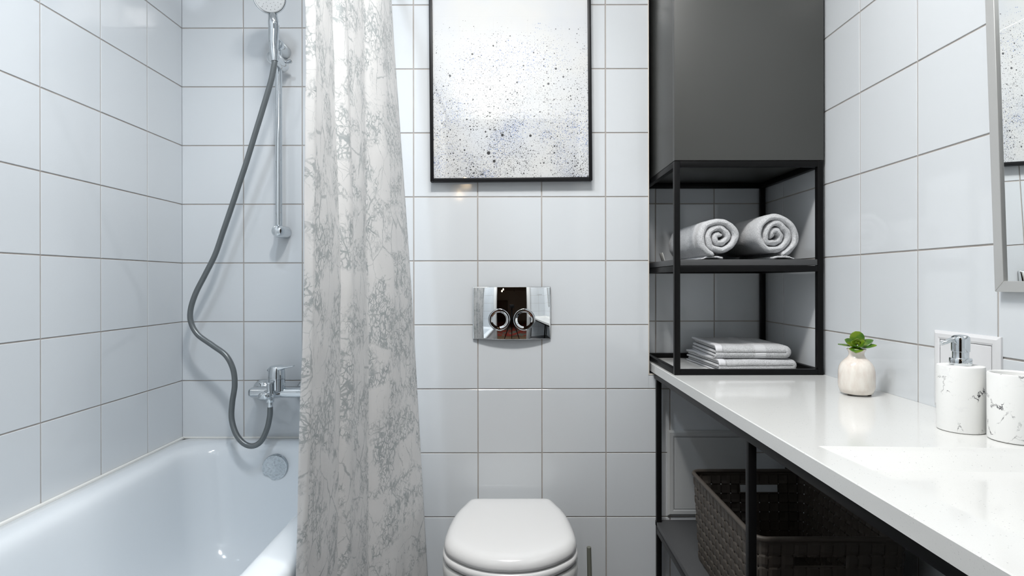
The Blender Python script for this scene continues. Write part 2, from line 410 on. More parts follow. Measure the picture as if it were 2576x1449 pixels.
for rad, cnt in ((.010, 5), (.019, 10), (.028, 14), (.037, 18)):
    for k in range(cnt):
        a = 2*math.pi*k/cnt + rad*40; p = fc + u*math.cos(a)*rad + w*math.sin(a)*rad
        m.lathe(p, [(.0009, .003), (.0008, .0052), (.0005, .0055)], ax, 8)
nz = m.build('nozzles', mat('grey rubber', (.30,.30,.31), .6), face)
hose_px = [(692,150,1.838),(690,166,1.838),(682,205,1.842),(662,272,1.85),(641,340,1.86),(621,405,1.868),(601,465,1.875),(581,525,1.88),(561,583,1.885),(541,640,1.89),(516,690,1.89),(493,735,1.89),(480,775,1.888),(480,808,1.885),(497,840,1.882),(535,868,1.878),(568,893,1.872),(586,928,1.868),(590,968,1.864),(584,1010,1.858),(582,1050,1.85),(592,1088,1.838),(611,1113,1.832),(634,1121,1.832),(656,1109,1.84),(671,1078,1.852),(677.5,1050,1.856),(679,1034,1.856),(679,1018,1.856)]
hp = smooth_path([at(*p) for p in hose_px], 10)
hose = thing('shower_hose', at(679, 1030, 1.86), 'dark grey shower hose looping from the hand shower down to the bath mixer', 'hose')
MB().tube(hp, .0088, 20).build('tube', RUBBER, hose)
m = MB(); a = at(679, 1022, 1.856); m.lathe(a, [(.0085, -.002), (.0090, 0), (.0088, .014), (.0115, .0145), (.0125, .016), (.0125, .030), (.0115, .032)], (0,0,1), 28); fr = m.build('hose_connector', CHROME, hose)
mx = thing('bath_mixer', at(700, 985, 1.9), 'chrome single-lever bath mixer on the tiled wall above the tub', 'faucet')
zb = .735
for x in (-.859, -.709):
    MB().lathe((x, YS, .728), [(.037, 0), (.0365, .005), (.032, .014), (.022, .021), (.014, .024), (.0135, .045)], (0,-1,0), 40).build('escutcheon', CHROME, mx)
m = MB(); m.box(-.872, -.68, 1.875, 1.930, .7195, .7515, .0125, 6)
m.build('body', CHROME, mx, 60)
# spout: flattened arm coming forward
sp = []
for t in [i/10 for i in range(11)]:
    c0 = Vector((-.778, 1.90, .732)).lerp(Vector((-.797, 1.832, .7345)), t); wd = .026 - .009*t; hh = .0155 - .003*t
    sp.append([c0 + Vector((math.copysign(abs(math.cos(a))**.7, math.cos(a))*wd, 0, math.copysign(abs(math.sin(a))**.7, math.sin(a))*hh)) for a in [2*math.pi*k/28 for k in range(28)]])
c0 = Vector((-.798, 1.826, .7345)); sp.append([c0 + (p - Vector((-.797, 1.832, .7345)))*.6 + Vector((0,0,0)) for p in sp[-1]])
MB().rings(sp).build('spout', CHROME, mx, 50)
lc = Vector((-.7775, 1.885, .755))
MB().lathe(lc, [(.0275, -.012), (.0275, .026), (.0265, .0265), (.0265, .0275), (.0275, .028), (.0265, .050), (.0245, .060), (.0215, .067), (.0005, .071)], (0,0,1), 40).build('cartridge_housing', CHROME, mx)
lv = [((-.8035, 1.885, .812), .004, .014), ((-.796, 1.885, .812), .0125, .019), ((-.782, 1.885, .814), .0125, .022), ((-.765, 1.883, .817), .0100, .020), ((-.750, 1.880, .8195), .0060, .015), ((-.735, 1.877, .822), .0035, .011), ((-.716, 1.873, .8255), .0026, .009), ((-.7145, 1.8725, .8257), .0015, .007)]
MB().rings([[Vector(c) + Vector((0, math.cos(a)*wd, math.sin(a)*th)) for a in [2*math.pi*k/20 for k in range(20)]] for c, th, wd in lv]).build('lever', CHROME, mx)
dp = at(678, 985, 1.845)
MB().lathe((dp.x, dp.y, .7335), [(.0085, 0), (.0085, .036), (.0082, .0385), (.0115, .040), (.0120, .042), (.0115, .0445), (.0005, .0455)], (0,0,1), 28).build('diverter_knob', CHROME, mx)
MB().lathe((a.x, a.y, a.z+.030), [(.0125, 0), (.0165, .004), (.018, .012), (.018, .022)], (0,0,1), 28).build('outlet', CHROME, mx)

# ------------------------------------------------------------------ shower curtain
cz = [2.03, 1.6, 1.10, .60, .16]
# px of each pleat boundary at photo rows 0, 724, 1449 with its depth
pl = [(771, 764, 740, 1.075), (792, 788, 770, 1.105), (837, 858, 848, 1.265), (876, 890, 885, 1.315), (918, 925, 925, 1.42), (967, 1005, 1017, 1.545), (985, 1035, 1075, 1.660)]
def cx_at(p, z):
    Y = p[3]; row = CY - (z - ZC)*F/Y
    if row < 724: px = p[0] + (p[1]-p[0])*row/724
    else: px = p[1] + (p[2]-p[1])*(row-724)/725
    return Vector(((px-CX)*Y/F, Y, z))
NZ = 90; prof_s = [0]
ref = [cx_at(p, 1.1) for p in pl]
for a_, b_ in zip(ref, ref[1:]): prof_s.append(prof_s[-1] + (b_-a_).length)
SUB = 16
bm = bmesh.new(); rows = []; uvs = []
for j in range(NZ+1):
    z = 2.03 - (2.03-.16)*j/NZ; K = [cx_at(p, z) for p in pl]; row = []; U_ = []
    for i in range(len(K)-1):
        for k in range(SUB):
            t = k/SUB; tt = t
            p = K[i].lerp(K[i+1], tt)
            # rounded bulge of each panel
            nrm = (K[i+1]-K[i]).cross(Z).normalized()
            if nrm.dot(p) > 0: nrm = -nrm
            bul = (.011 if i % 2 == 0 else .004)*math.sin(math.pi*t)
            bul += .0045*noise.noise(Vector((i*3.1+t*1.2, z*2.6, 0))) + .0016*noise.noise(Vector((i*3.1+t*4, z*13, 4)))
            row.append(p + nrm*bul); U_.append(prof_s[i] + (prof_s[i+1]-prof_s[i])*t)
    row.append(K[-1]); U_.append(prof_s[-1])
    rows.append([bm.verts.new(p) for p in row]); uvs.append(U_)
uvl = bm.loops.layers.uv.new('UVMap')
for j in range(NZ):
    for i in range(len(rows[0])-1):
        f = bm.faces.new((rows[j][i], rows[j][i+1], rows[j+1][i+1], rows[j+1][i]))
        # the cloth is gathered: its print shifts from pleat to pleat
        pi = i // SUB; off = (0, .07, .02, .19, .31, .27)[pi]; st = (1.0, 1.3, 1.0, 1.25, 1.1, 1.1)[pi]
        for lp, (jj, ii) in zip(f.loops, ((j,i),(j,i+1),(j+1,i+1),(j+1,i))):
            lp[uvl].uv = (uvs[jj][ii]*st + off, 2.03 - (2.03-.16)*jj/NZ + off*.15)
bmesh.ops.recalc_face_normals(bm, faces=bm.faces)
me = bpy.data.meshes.new('shower_curtain'); bm.to_mesh(me); bm.free(); me.shade_smooth(); me.set_sharp_from_angle(angle=math.radians(40)); me.materials.append(CURT)
cur = bpy.data.objects.new('shower_curtain', me); COL.objects.link(cur)
mod = cur.modifiers.new('thick', 'SOLIDIFY'); mod.thickness = .0006
tag(cur, 'white shower curtain printed with grey marble veins, gathered beside the tub', 'shower curtain')
rod = thing('curtain_rod', (-.375, YF, 2.055), 'chrome curtain rod over the outer edge of the bathtub', 'curtain rod')
MB().tube([(-.375, YF+.002, 2.055), (-.375, YT-.002, 2.055)], .0125, 20).build('rod', CHROME, rod)
for k in range(9):
    Yk = 1.085 + .57*k/8
    MB().tube([(-.375+.017*math.cos(a), Yk, 2.047+.020*math.sin(a)) for a in [2*math.pi*i/20 for i in range(21)]], .0015, 8).build('ring', CHROME, rod)

# ------------------------------------------------------------------ framed splatter picture
def art():
    m = mat('speckled ink art paper', (.80,.81,.81), .55); n = NT(m); c = n.coord()
    s = n.n('ShaderNodeSeparateXYZ'); n.l(c, s.inputs[0])
    comb = n.n('ShaderNodeCombineXYZ'); n.l(s.outputs[0], comb.inputs[0]); n.l(s.outputs[2], comb.inputs[1]); P = comb.outputs[0]
    top = n.mr(s.outputs[2], 1.45, 1.93, 1, 0)
    big = n.noise(n.map(P, loc=(1.3,.4,0)), 7.5, 4, .6)
    dens = n.math('MULTIPLY', n.math('POWER', top, 1.25), n.mr(big, .34, .66, .18, 1.35))
    def dots(scale, share, rmin, rmax, seed):
        v = n.map(P, loc=(seed, seed*.37, 0))
        v = n.vadd(v, n.vadd(n.noise(v, 400, 1, .5, 'Color'), None, 'SCALE', .0008))
        o = n.n('ShaderNodeTexVoronoi', feature='F1', voronoi_dimensions='2D'); n.l(v, o.inputs['Vector']); o.inputs['Scale'].default_value = scale
        k = n.n('ShaderNodeSeparateColor'); n.l(o.outputs['Color'], k.inputs[0])
        on = n.math('LESS_THAN', k.outputs[0], n.math('MULTIPLY', dens, share))
        r = n.mr(n.math('POWER', k.outputs[1], 3.0), 0, 1, rmin, rmax)
        return n.math('MULTIPLY', on, n.mr(n.math('SUBTRACT', r, o.outputs['Distance']), -.03, .03))
    base = n.mix(n.mr(n.noise(P, 6, 3), .4, .7), (.67,.67,.66,1), (.62,.64,.67,1))
    blue_zone = n.mr(n.noise(n.map(P, loc=(4,2,0)), 8, 3, .5), .44, .62)
    bd = n.math('MULTIPLY', n.math('MAXIMUM', dots(330, 1.1, .14, .48, 11.3), dots(190, .7, .12, .38, 5.9)), blue_zone)
    col = n.mix(n.math('MULTIPLY', bd, .85), base, (.05,.14,.42,1))
    kd = n.math('MAXIMUM', n.math('MAXIMUM', dots(420, .85, .12, .42, 2.2), dots(210, .7, .10, .38, 8.1)), n.math('MAXIMUM', dots(95, .55, .06, .27, 3.3), dots(42, .22, .05, .20, 6.6)))
    col = n.mix(n.math('MULTIPLY', kd, .95), col, (.015,.017,.02,1))
    # the four large drops
    for px, py, r in ((1229.5, 384.5, .0055), (1243.5, 405, .0045), (1264.5, 339.5, .0045), (1335, 341, .0040), (1169, 377, .0027), (1359, 281, .0024), (1222, 331, .0028)):
        p = at(px, py, 1.792)
        d = n.vadd(P, (p.x, p.z, 0), 'DISTANCE')
        ln = [o for o in n.t.nodes if o.type == 'VECT_MATH'][-1]
        hit = n.mr(n.math('SUBTRACT', r, ln.outputs['Value']), -.0003, .0003)
        col = n.mix(hit, col, (.02,.02,.022,1))
    haze = n.mr(n.vadd_d(P, (at(1347,280,1.79).x, at(1347,280,1.79).z, 0)), 0, .05, .45, 0) if hasattr(n, 'vadd_d') else None
    n.l(col, n.b.inputs['Base Color'])
    return m
ART = art()
GLASS = bpy.data.materials.new('picture glass'); GLASS.use_nodes = True; t = GLASS.node_tree; t.nodes.clear()
tr = t.nodes.new('ShaderNodeBsdfTransparent'); gl = t.nodes.new('ShaderNodeBsdfGlossy'); gl.inputs['Roughness'].default_value = .0
lw = t.nodes.new('ShaderNodeLayerWeight'); lw.inputs[0].default_value = .5
pwn = t.nodes.new('ShaderNodeMath'); pwn.operation = 'POWER'; pwn.inputs[1].default_value = 5; t.links.new(lw.outputs['Facing'], pwn.inputs[0])
fz = t.nodes.new('ShaderNodeMath'); fz.operation = 'MULTIPLY_ADD'; fz.inputs[1].default_value = .96; fz.inputs[2].default_value = .04; t.links.new(pwn.outputs[0], fz.inputs[0]); mx_ = t.nodes.new('ShaderNodeMixShader'); ou = t.nodes.new('ShaderNodeOutputMaterial')
t.links.new(fz.outputs[0], mx_.inputs[0]); t.links.new(tr.outputs[0], mx_.inputs[1]); t.links.new(gl.outputs[0], mx_.inputs[2]); t.links.new(mx_.outputs[0], ou.inputs[0])
pw, ph = .507, .705; YP = 1.786; pcx = -.0020; pz0 = 1.4155
pic = thing('framed_picture', (pcx, YT, pz0), 'black framed ink splatter print above the toilet', 'picture')
Mp = Matrix.Translation((pcx, 0, pz0)) @ Matrix.Rotation(math.radians(-.40), 4, 'Y') @ Matrix.Translation((-pcx, 0, -pz0))
m = MB(); fw = .0105; x0, x1, z0, z1 = pcx-pw/2, pcx+pw/2, pz0, pz0+ph
m.box(x0, x0+fw, YP, YT-.002, z0, z1, .0012); m.box(x1-fw, x1, YP, YT-.002, z0, z1, .0012); m.box(x0+fw, x1-fw, YP, YT-.002, z0, z0+fw, .0012); m.box(x0+fw, x1-fw, YP, YT-.002, z1-fw, z1, .0012)
m.xf(Mp).build('frame', BLACKF, pic)
MB().box(x0+fw, x1-fw, YP+.008, YP+.012, z0+fw, z1-fw).xf(Mp).build('print', ART, pic, flat=True)
MB().box(x0+fw, x1-fw, YP+.0045, YP+.0065, z0+fw, z1-fw).xf(Mp).build('glass', GLASS, pic, flat=True)

# ------------------------------------------------------------------ flush plate
fp = thing('flush_plate', (-.0016, YT, .9205), 'shiny chrome flush plate with two round buttons above the toilet', 'flush plate')
pxc, pzc, hx, hz, Rp = -.0016, 1.0018, .1215, .0815, .52
yfront = lambda x, z: YT - .0275 + ((x-pxc)**2 + (z-pzc)**2)/(2*Rp)
m = MB(); bm = m.bm; NU, NV = 96, 64; V = {}
for j in range(NV+1):
    for i in range(NU+1):
        x = pxc + hx*(2*i/NU-1); z = pzc + hz*(2*j/NV-1); V[i,j] = bm.verts.new((x, yfront(x,z), z))
for j in range(NV):
    for i in range(NU): bm.faces.new((V[i,j], V[i+1,j], V[i+1,j+1], V[i,j+1]))
edge = [V[i,0] for i in range(NU)] + [V[NU,j] for j in range(NV)] + [V[i,NV] for i in range(NU,0,-1)] + [V[0,j] for j in range(NV,0,-1)]
e1 = []; e2 = []
for v in edge:
    s = Vector((v.co.x-pxc, 0, v.co.z-pzc)); q = Vector((pxc + max(-1,min(1,s.x/hx))*(hx+.0010), v.co.y+.0012, pzc + max(-1,min(1,s.z/hz))*(hz+.0010)))
    e1.append(bm.verts.new(q)); e2.append(bm.verts.new((q.x, YT-.0005, q.z)))
for A, B in ((edge, e1), (e1, e2)):
    for k in range(len(A)): bm.faces.new((A[k], A[(k+1)%len(A)], B[(k+1)%len(A)], B[k]))
m.build('plate', PLATE, fp, 40)
for bx in (-.0410, .0378):
    bz = .9820; by = yfront(bx, bz)
    nx = Vector((-(bx-pxc)/Rp*-1, -1, (bz-pzc)/Rp*1)); nx = Vector(((bx-pxc)/Rp, -1, (bz-pzc)/Rp)).normalized()
    m = MB(); m.lathe((bx, by, bz), [(.0338, -.002), (.0345, .0008), (.0340, .0020), (.0328, .0022), (.0320, .0012), (.0315, -.002)], nx, 64, cap0=False, cap1=False)
    rg = m.build('button_ring', CHROME, fp, 60)
    m = MB(); m.lathe((bx, by, bz), [(.0312, -.0005), (.0312, .0012), (.0295, .0015), (.026, .0008), (.020, -.0010), (.012, -.0026), (.0005, -.0034)], nx, 64, cap0=False)
    m.build('button', PLATE, fp, 50)
cu = bpy.data.curves.new('brand_marking', 'FONT'); cu.body = 'L\u0131\u0131\u0131\u0131\u0131on'; cu.size = .0058; cu.extrude = .0002
to = bpy.data.objects.new('tmp_text', cu); COL.objects.link(to); bpy.context.view_layer.update()
me = bpy.data.meshes.new_from_object(to); bpy.data.objects.remove(to)
zt = ZC - (742-CY)*1.80/F; xt = (1351-CX)*1.80/F
for v in me.vertices:
    x, y, z = v.co; wx = xt + x; wz = zt + y; v.co = (wx, yfront(wx, wz) - .0002 - z, wz)
me.materials.clear(); me.materials.append(mat('etched marking', (.42,.43,.42), .4, .6))
o = bpy.data.objects.new('etched_marking', me); COL.objects.link(o); adopt(o, fp)

# ------------------------------------------------------------------ toilet
TXc = -.006
OUT = [(0,1.772),(.05,1.7722),(.100,1.7722),(.1195,1.7705),(.1290,1.7635),(.1360,1.745),(.1455,1.716),(.1560,1.684),(.1660,1.634),(.1715,1.582),(.1743,1.535),(.1735,1.503),(.1690,1.476),(.1570,1.447),(.1330,1.419),(.0960,1.390),(.050,1.3705),(0,1.364)]
OUTS = [p for p in smooth_path([Vector((a_, b_, 0)) for a_, b_ in OUT], 5)]
def tout(d, z, back=None, dn=0, dw=0):
    """D outline shrunk by d; back: y that the straight back is carried to; dn pulls the nose back"""
    pts = []
    for sg in (1, -1):
        L_ = OUTS if sg == 1 else OUTS[::-1][1:-1]
        for k, p in enumerate(L_):
            fx = (.1743-d-dw)/.1743; y = p.y; c_ = 1.56
            y = c_ + (y-c_)*((1.772-d-c_)/(1.772-c_) if y > c_ else (c_-1.364-d-dn)/(c_-1.364))
            if back is not None and y > 1.60: y = 1.60 + (y-1.60)*(back-1.60)/(1.772-d-1.60)
            pts.append(Vector((TXc + sg*p.x*fx, y, z)))
    return pts
wc = thing('toilet', (TXc, YT, 0), 'white wall-hung toilet with its lid closed', 'toilet')
off = tout
m = MB(); m.rings([off(.010,.404), off(.003,.4045), off(.0,.408), off(0,.414), off(.0015,.4205), off(.006,.4275), off(.013,.4330), off(.022,.4362), off(.035,.4378), off(.07,.4388), off(.11,.4392)])
m.build('lid', CERAMIC, wc, 60)
m = MB(); m.rings([off(.012,.380), off(.000,.381), off(-.0035,.386), off(-.0035,.394), off(.000,.3995), off(.008,.402)]); m.build('seat', CERAMIC, wc, 60)
bw = lambda d, z, dn=0, dw=0: tout(d, z, YT-.001, dn, dw)
m = MB(); m.rings([bw(.008,.376), bw(.000,.377), bw(-.004,.370), bw(-.004,.352), bw(-.001,.325,.004), bw(.006,.27,.022,.004), bw(.012,.20,.060,.012), bw(.020,.14,.105,.028), bw(.024,.10,.14,.045), bw(.026,.085,.155,.055)])
m.build('bowl', CERAMIC2, wc, 60)
for s in (-1, 1):
    MB().lathe((TXc + s*.075, 1.783, .377), [(.011, 0), (.012, .004), (.012, .026), (.010, .029), (.0005, .030)], seg=24).build('hinge', CERAMIC, wc)

# toilet brush
tb = thing('toilet_brush', (.226, 1.70, 0), 'olive grey toilet brush handle standing beside the toilet', 'toilet brush')
h0 = Vector((.2315, 1.70, .11)); h1 = at(1480.5, 1376, 1.70)
MB().tube([h0, h0.lerp(h1, .5), h1 - Vector((0,0,.001)), h1], [.0078, .0072, .0066, .0058], 24).build('handle', OLIVE, tb)
MB().lathe((.2315, 1.70, 0), [(.040, 0), (.043, .004), (.040, .12), (.038, .125), (.012, .128)], seg=40).build('holder', OLIVE, tb)

# ------------------------------------------------------------------ access panels
ap = thing('access_panel', (.62, YT, .36), 'grey metal access panel low on the wall behind the basket', 'access panel')
x0, x1, z0, z1 = .4905, .762, .360, .629
def panel(root, org, U, N, w, h, fw, mt, th=.008):
    m = MB(); Rr = []
    for ins, d in ((0, 0), (0, th*.55), (.006, th), (fw-.004, th), (fw, th-.0015)):
        Rr.append([org + U*ins + Z*ins + N*d, org + U*(w-ins) + Z*ins + N*d, org + U*(w-ins) + Z*(h-ins) + N*d, org + U*ins + Z*(h-ins) + N*d])
    m.rings(Rr, True, False, False); m.build('frame', mt, root, 20)
    m = MB(); q = fw + .0012; g = []
    for ins, d in ((fw, .001), (q, .001), (q, th-.0016), (q+.0008, th-.0008)):
        g.append([org + U*ins + Z*ins + N*d, org + U*(w-ins) + Z*ins + N*d, org + U*(w-ins) + Z*(h-ins) + N*d, org + U*ins + Z*(h-ins) + N*d])
    m.rings(g, True, False, True); m.build('door', mt, root, 20)
panel(ap, Vector((x0, YT, z0)), X, -Yv, x1-x0, z1-z0, .020, GREYP)
ap2 = thing('access_panel', (XR, 1.10, .846), 'white access panel on the right wall behind the soap dispenser', 'access panel')
panel(ap2, Vector((XR, 1.176, .846)), -Yv, -X, .160, .154, .017, WHITEP, .007)

# ------------------------------------------------------------------ vanity frame, counter with basin
BX = .4480
vf = thing('vanity_frame', (.66, 1.0, 0), 'black square-tube vanity frame under the white countertop', 'vanity frame')
q = .0155; ZT_ = CT-.027
for y0, y1 in ((1.7745, 1.790), (1.0845, 1.100), (.36, .3755)):
    for x0 in (BX, .8525): MB().box(x0, x0+q, y0, y1, 0, ZT_-q-.002, .0012).build('leg', BLACK, vf)
for x0 in (BX, .8525):
    MB().box(x0, x0+q, .36, 1.805, ZT_-.0185, ZT_-.0005, .0012).build('rail', BLACK, vf)
    MB().box(x0, x0+q, .3757, 1.0843, .317, .336, .0012).build('rail', BLACK, vf); MB().box(x0, x0+q, 1.1002, 1.7743, .317, .336, .0012).build('rail', BLACK, vf)
for y0 in (.36, 1.0845, 1.7745): MB().box(BX+q, .8525, y0, y0+q, ZT_-.0185, ZT_-.0005, .0012).build('rail', BLACK, vf)
MB().box(BX, .868, .36, 1.795, .337, .3525, .001).build('shelf', SHELF, vf)
ct = thing('countertop', (.66, 1.0, CT), 'white speckled quartz countertop with a built-in basin along the right wall', 'countertop')
XF = .4425; e = .0015
hole = [(.4830, .9030), (.8340, .8870), (.8340, .36), (.5400, .36)]
m = MB(); bm = m.bm
bx0, bx1, by0, by1 = XF, XR-.0005, YF+.003, YS-.0005
# left part steps around the boxed wall: slab reaches into the niche
def ringv(pts, z): return [bm.verts.new((x, y, z)) for x, y in pts]
outer = [(bx0, .903), (bx0, by1), (bx1, by1), (bx1, .903), (bx1, by0), (bx0, by0)]
Hh = {}
top_o = {}
def V2(x, y, z, cache={}):
    k = (round(x,6), round(y,6), round(z,6))
    if k not in cache: cache[k] = bm.verts.new((x,y,z))
    return cache[k]
xi = XF+e
for z in (CT,):
    A = [(xi, by0), (bx1, by0), (bx1, .36), (.834, .36), (.54, .36), (xi, .36)]
    bm.faces.new([V2(x,y,z) for x,y in A])
    B = [(xi, .36), (.54, .36), (.483, .903), (xi, .903)]; bm.faces.new([V2(x,y,z) for x,y in B])
    C_ = [(.834, .36), (bx1, .36), (bx1, .887), (.834, .887)]; bm.faces.new([V2(x,y,z) for x,y in C_])
    D = [(xi, .903), (.483, .903), (.834, .887), (bx1, .887), (bx1, by1), (xi, by1)]; bm.faces.new([V2(x,y,z) for x,y in D])
ys = [by0, .36, .903, by1]
for a_, b_ in zip(ys, ys[1:]):
    bm.faces.new([V2(xi,a_,CT), V2(xi,b_,CT), V2(XF,b_,CT-e), V2(XF,a_,CT-e)])
    bm.faces.new([V2(XF,a_,CT-e), V2(XF,b_,CT-e), V2(XF,b_,CT-.026), V2(XF,a_,CT-.026)])
zb_ = CT-.026
bm.faces.new([V2(XF,by0,zb_), V2(XF,.36,zb_), V2(XF,.903,zb_), V2(XF,by1,zb_), V2(bx1,by1,zb_), V2(bx1,by0,zb_)])
bm.faces.new([V2(xi,by0,CT), V2(bx1,by0,CT), V2(bx1,by0,zb_), V2(XF,by0,zb_), V2(XF,by0,CT-e)])
bm.faces.new([V2(xi,by1,CT), V2(bx1,by1,CT), V2(bx1,by1,zb_), V2(XF,by1,zb_), V2(XF,by1,CT-e)])
m.build('slab', QUARTZ, ct, 20, recalc=True)
m = MB()
def hring(ins, z):
    c_ = Vector((.67, .64)); out = []
    N_ = 14
    for (xa, ya), (xb, yb) in zip(hole, hole[1:]+hole[:1]):
        for k in range(N_):
            t = k/N_; x = xa+(xb-xa)*t; y = ya+(yb-ya)*t
            x = min(max(x, 0), 2)
            sx = 1 - ins/.17; sy = 1 - ins/.26
            out.append(Vector((c_.x + (x-c_.x)*sx, c_.y + (y-c_.y)*sy, z)))
    return out
m.rings([hring(0, CT), hring(.0012, CT-.0006), hring(.003, CT-.0025), hring(.010, CT-.007), hring(.03, CT-.021), hring(.06, CT-.043), (hring(.09, CT-.061)), hring(.115, CT-.070), hring(.13, CT-.073)], True, False, True)
m.build('basin', QUARTZ2, ct, 40)
MB().lathe((.69, .62, CT-.0725), [(.0005, .003), (.018, .003), (.022, .0015), (.023, 0)], seg=32, cap0=False, cap1=False).build('drain', CHROME, ct)

# ------------------------------------------------------------------ woven plastic basket
bk = thing('storage_basket', (.6425, 1.35, .3525), 'dark taupe woven plastic basket on the shelf under the counter', 'basket')
PT = .0247
def basket():
    x0, x1, y0, y1, r = .487, .798, 1.143, 1.557, .026
    segs = [('l', (x0+r, y1), (x1-r, y1)), ('a', (x1-r, y1-r), 90, 0), ('l', (x1, y1-r), (x1, y0+r)), ('a', (x1-r, y0+r), 0, -90), ('l', (x1-r, y0), (x0+r, y0)), ('a', (x0+r, y0+r), -90, -180), ('l', (x0, y0+r), (x0, y1-r)), ('a', (x0+r, y1-r), 180, 90)]
    P = []; side = []
    for si, s in enumerate(segs):
        if s[0] == 'l': L = math.dist(s[1], s[2]); nseg = max(1, round(L/PT))
        else: L = r*math.pi/2; nseg = 2
        for k in range(nseg):
            for f0, kind in ((0, 'gap'), (.15, 'c0'), (.40, 'c1'), (.72, 'c2')):
                t = (k+f0)/nseg
                if s[0] == 'l':
                    p = (s[1][0]+(s[2][0]-s[1][0])*t, s[1][1]+(s[2][1]-s[1][1])*t)
                    dx, dy = s[2][0]-s[1][0], s[2][1]-s[1][1]; l_ = math.hypot(dx, dy); nv = (-dy/l_, dx/l_)
                else:
                    a = math.radians(s[2] + (s[3]-s[2])*t); p = (s[1][0]+r*math.cos(a), s[1][1]+r*math.sin(a)); nv = (math.cos(a), math.sin(a))
                P.append((p, nv, kind, si, k, nseg))
    return P
P = basket(); nP = len(P)
# normals: make sure they point outward from the centre
cxy = (.6425, 1.35)
H = .235; rowsN = 9; zs = []
for rr_ in range(rowsN):
    z_lo = H - .012 - (rr_+1)*PT
    for f0, kind in ((0, 'c'), (.30, 'c'), (.62, 'c'), (.90, 'g')):
        pass
zl_ = [(H-.005, 'rim', -1), (H-.012, 'rim', -1)]
for rr_ in range(rowsN):
    zt_ = H - .012 - rr_*PT
    zl_ += [(zt_ - .15*PT, 'c', rr_), (zt_ - .40*PT, 'c', rr_), (zt_ - .72*PT, 'c', rr_), (zt_ - PT, 'g', rr_)]
zl_.append((0.0, 'base', 99))
m = MB(); bm = m.bm; G = []
idx = {}; ci = -1; cells = []
for (p, nv, kind, si, k, nseg) in P:
    if kind == 'gap': ci += 1
    cells.append(ci)
for z, kz, rj in zl_:
    row = []
    for q_, (p, nv, kind, si, k, nseg) in enumerate(P):
        d = Vector((p[0]-cxy[0], p[1]-cxy[1])); nn_ = Vector(nv)
        if nn_.dot(d) < 0: nn_ = -nn_
        tap = -.014*(1-z/H)
        par = (cells[q_] + rj) % 2
        if kz == 'c' and kind in ('c0', 'c1', 'c2'):
            mid_ = 1 if kind == 'c1' else .75
            h = .0017*mid_ if par == 0 else .0005
        else: h = -.0007
        row.append(bm.verts.new((p[0] + nn_.x*(tap+h), p[1] + nn_.y*(tap+h), .3530 + z)))
    G.append(row)
for j in range(len(G)-1):
    for i in range(nP):
        p, nv, kind, si, k, nseg = P[i]; i2 = (i+1) % nP
        z, kz, rj = zl_[j]
        gapcol = kind == 'gap'
        gaprow = (kz == 'g') and zl_[j+1][1] == 'c'
        if gapcol and gaprow and j > 1: continue
        if si in (0, 4) and 4 <= k <= 7 and rj == 1 or (si in (0,4) and 4 <= k <= 7 and kz == 'g' and rj == 0 and False):
            if not (si in (0,4) and k == 7 and False):
                if zl_[j][1] != 'g' and not (k == 7 and False): continue
        bm.faces.new((G[j][i], G[j][i2], G[j+1][i2], G[j+1][i]))
wb = m.build('woven_side', PLAST, bk, 8)
mod = wb.modifiers.new('thick', 'SOLIDIFY'); mod.thickness = .0018; mod.offset = 0
rim = [Vector((p[0], p[1], .3530+H-.004)) for (p, nv, kind, si, k, nseg) in P]
m = MB(); m.tube(rim + [rim[0]], .0055, 12, cap=False); m.build('rim', PLAST, bk, 60)
MB().rings([rrect(.505, .780, 1.161, 1.539, .02, .3532, 6), rrect(.505, .780, 1.161, 1.539, .02, .3562, 6)]).build('base', PLAST, bk)
# moulded lips around the two grip slots
for yy in (1.557-.0055, 1.143+.0055):
    xa, xb = .5120+.026+4*.02158-.026, .5120+8*.02158; za, zb2 = .353+H-.012-2*PT, .353+H-.012-PT-.001
    sg = 1 if yy > 1.3 else -1
    xa = x_a = .513 + 4*(.259/10) if sg > 0 else .513 + 3*(.259/10) - .0; xa = .513 + (4 if sg > 0 else 2)*.0259; xb = xa + 4*.0259
    m = MB(); m.tube([(xa,yy,za),(xb,yy,za),(xb,yy,zb2),(xa,yy,zb2),(xa,yy,za)], .0022, 8, cap=False); m.build('grip_lip', PLAST, bk, 60)

# ------------------------------------------------------------------ open shelf unit and cabinet
U0, U1, V0, V1 = .4505, .8635, 1.585, 1.962; q = .0158
su = thing('shelf_unit', ((U0+U1)/2, (V0+V1)/2, CT), 'black metal open shelf unit standing on the countertop', 'shelf unit')
Z0, Z1 = CT, 1.4345
for x0 in (U0, U1-q):
    for y0 in (V0, V1-q): MB().box(x0, x0+q, y0, y0+q, Z0, Z1, .0012).build('post', BLACK, su)
for z0, z1 in ((Z0+.0002, Z0+.0158), (1.1275, 1.1435), (Z1-.0165, Z1)):
    for y0 in (V0, V1-q): MB().box(U0+q, U1-q, y0+.0003, y0+q-.0003, z0, z1, .0008).build('rail', BLACK, su)
    for x0 in (U0, U1-q): MB().box(x0+.0003, x0+q-.0003, V0+q, V1-q, z0, z1, .0008).build('rail', BLACK, su)
MB().box(U0+q+.0005, U1-q-.0005, V0+.001, V1-.002, 1.1450, 1.1615, .0008).build('shelf', SHELF, su)
MB().box(U0+.001, U0+q+.0005, V0+q+.001, V1-q-.001, 1.1450, 1.1615, .0008).build('shelf', SHELF, su)
cab = thing('wall_cabinet', ((U0+U1)/2, (V0+V1)/2, Z1), 'dark grey cabinet on top of the black shelf unit', 'cabinet')
MB().box(U0+.0005, U1-.0005, V0+.0205, YS-.012, Z1+.0015, 2.14, .0008).build('body', CABIN, cab)
MB().box(U0, U1+.001, V0-.001, V0+.0180, Z1+.0015, 2.14, .0010).build('door', CABIN, cab)

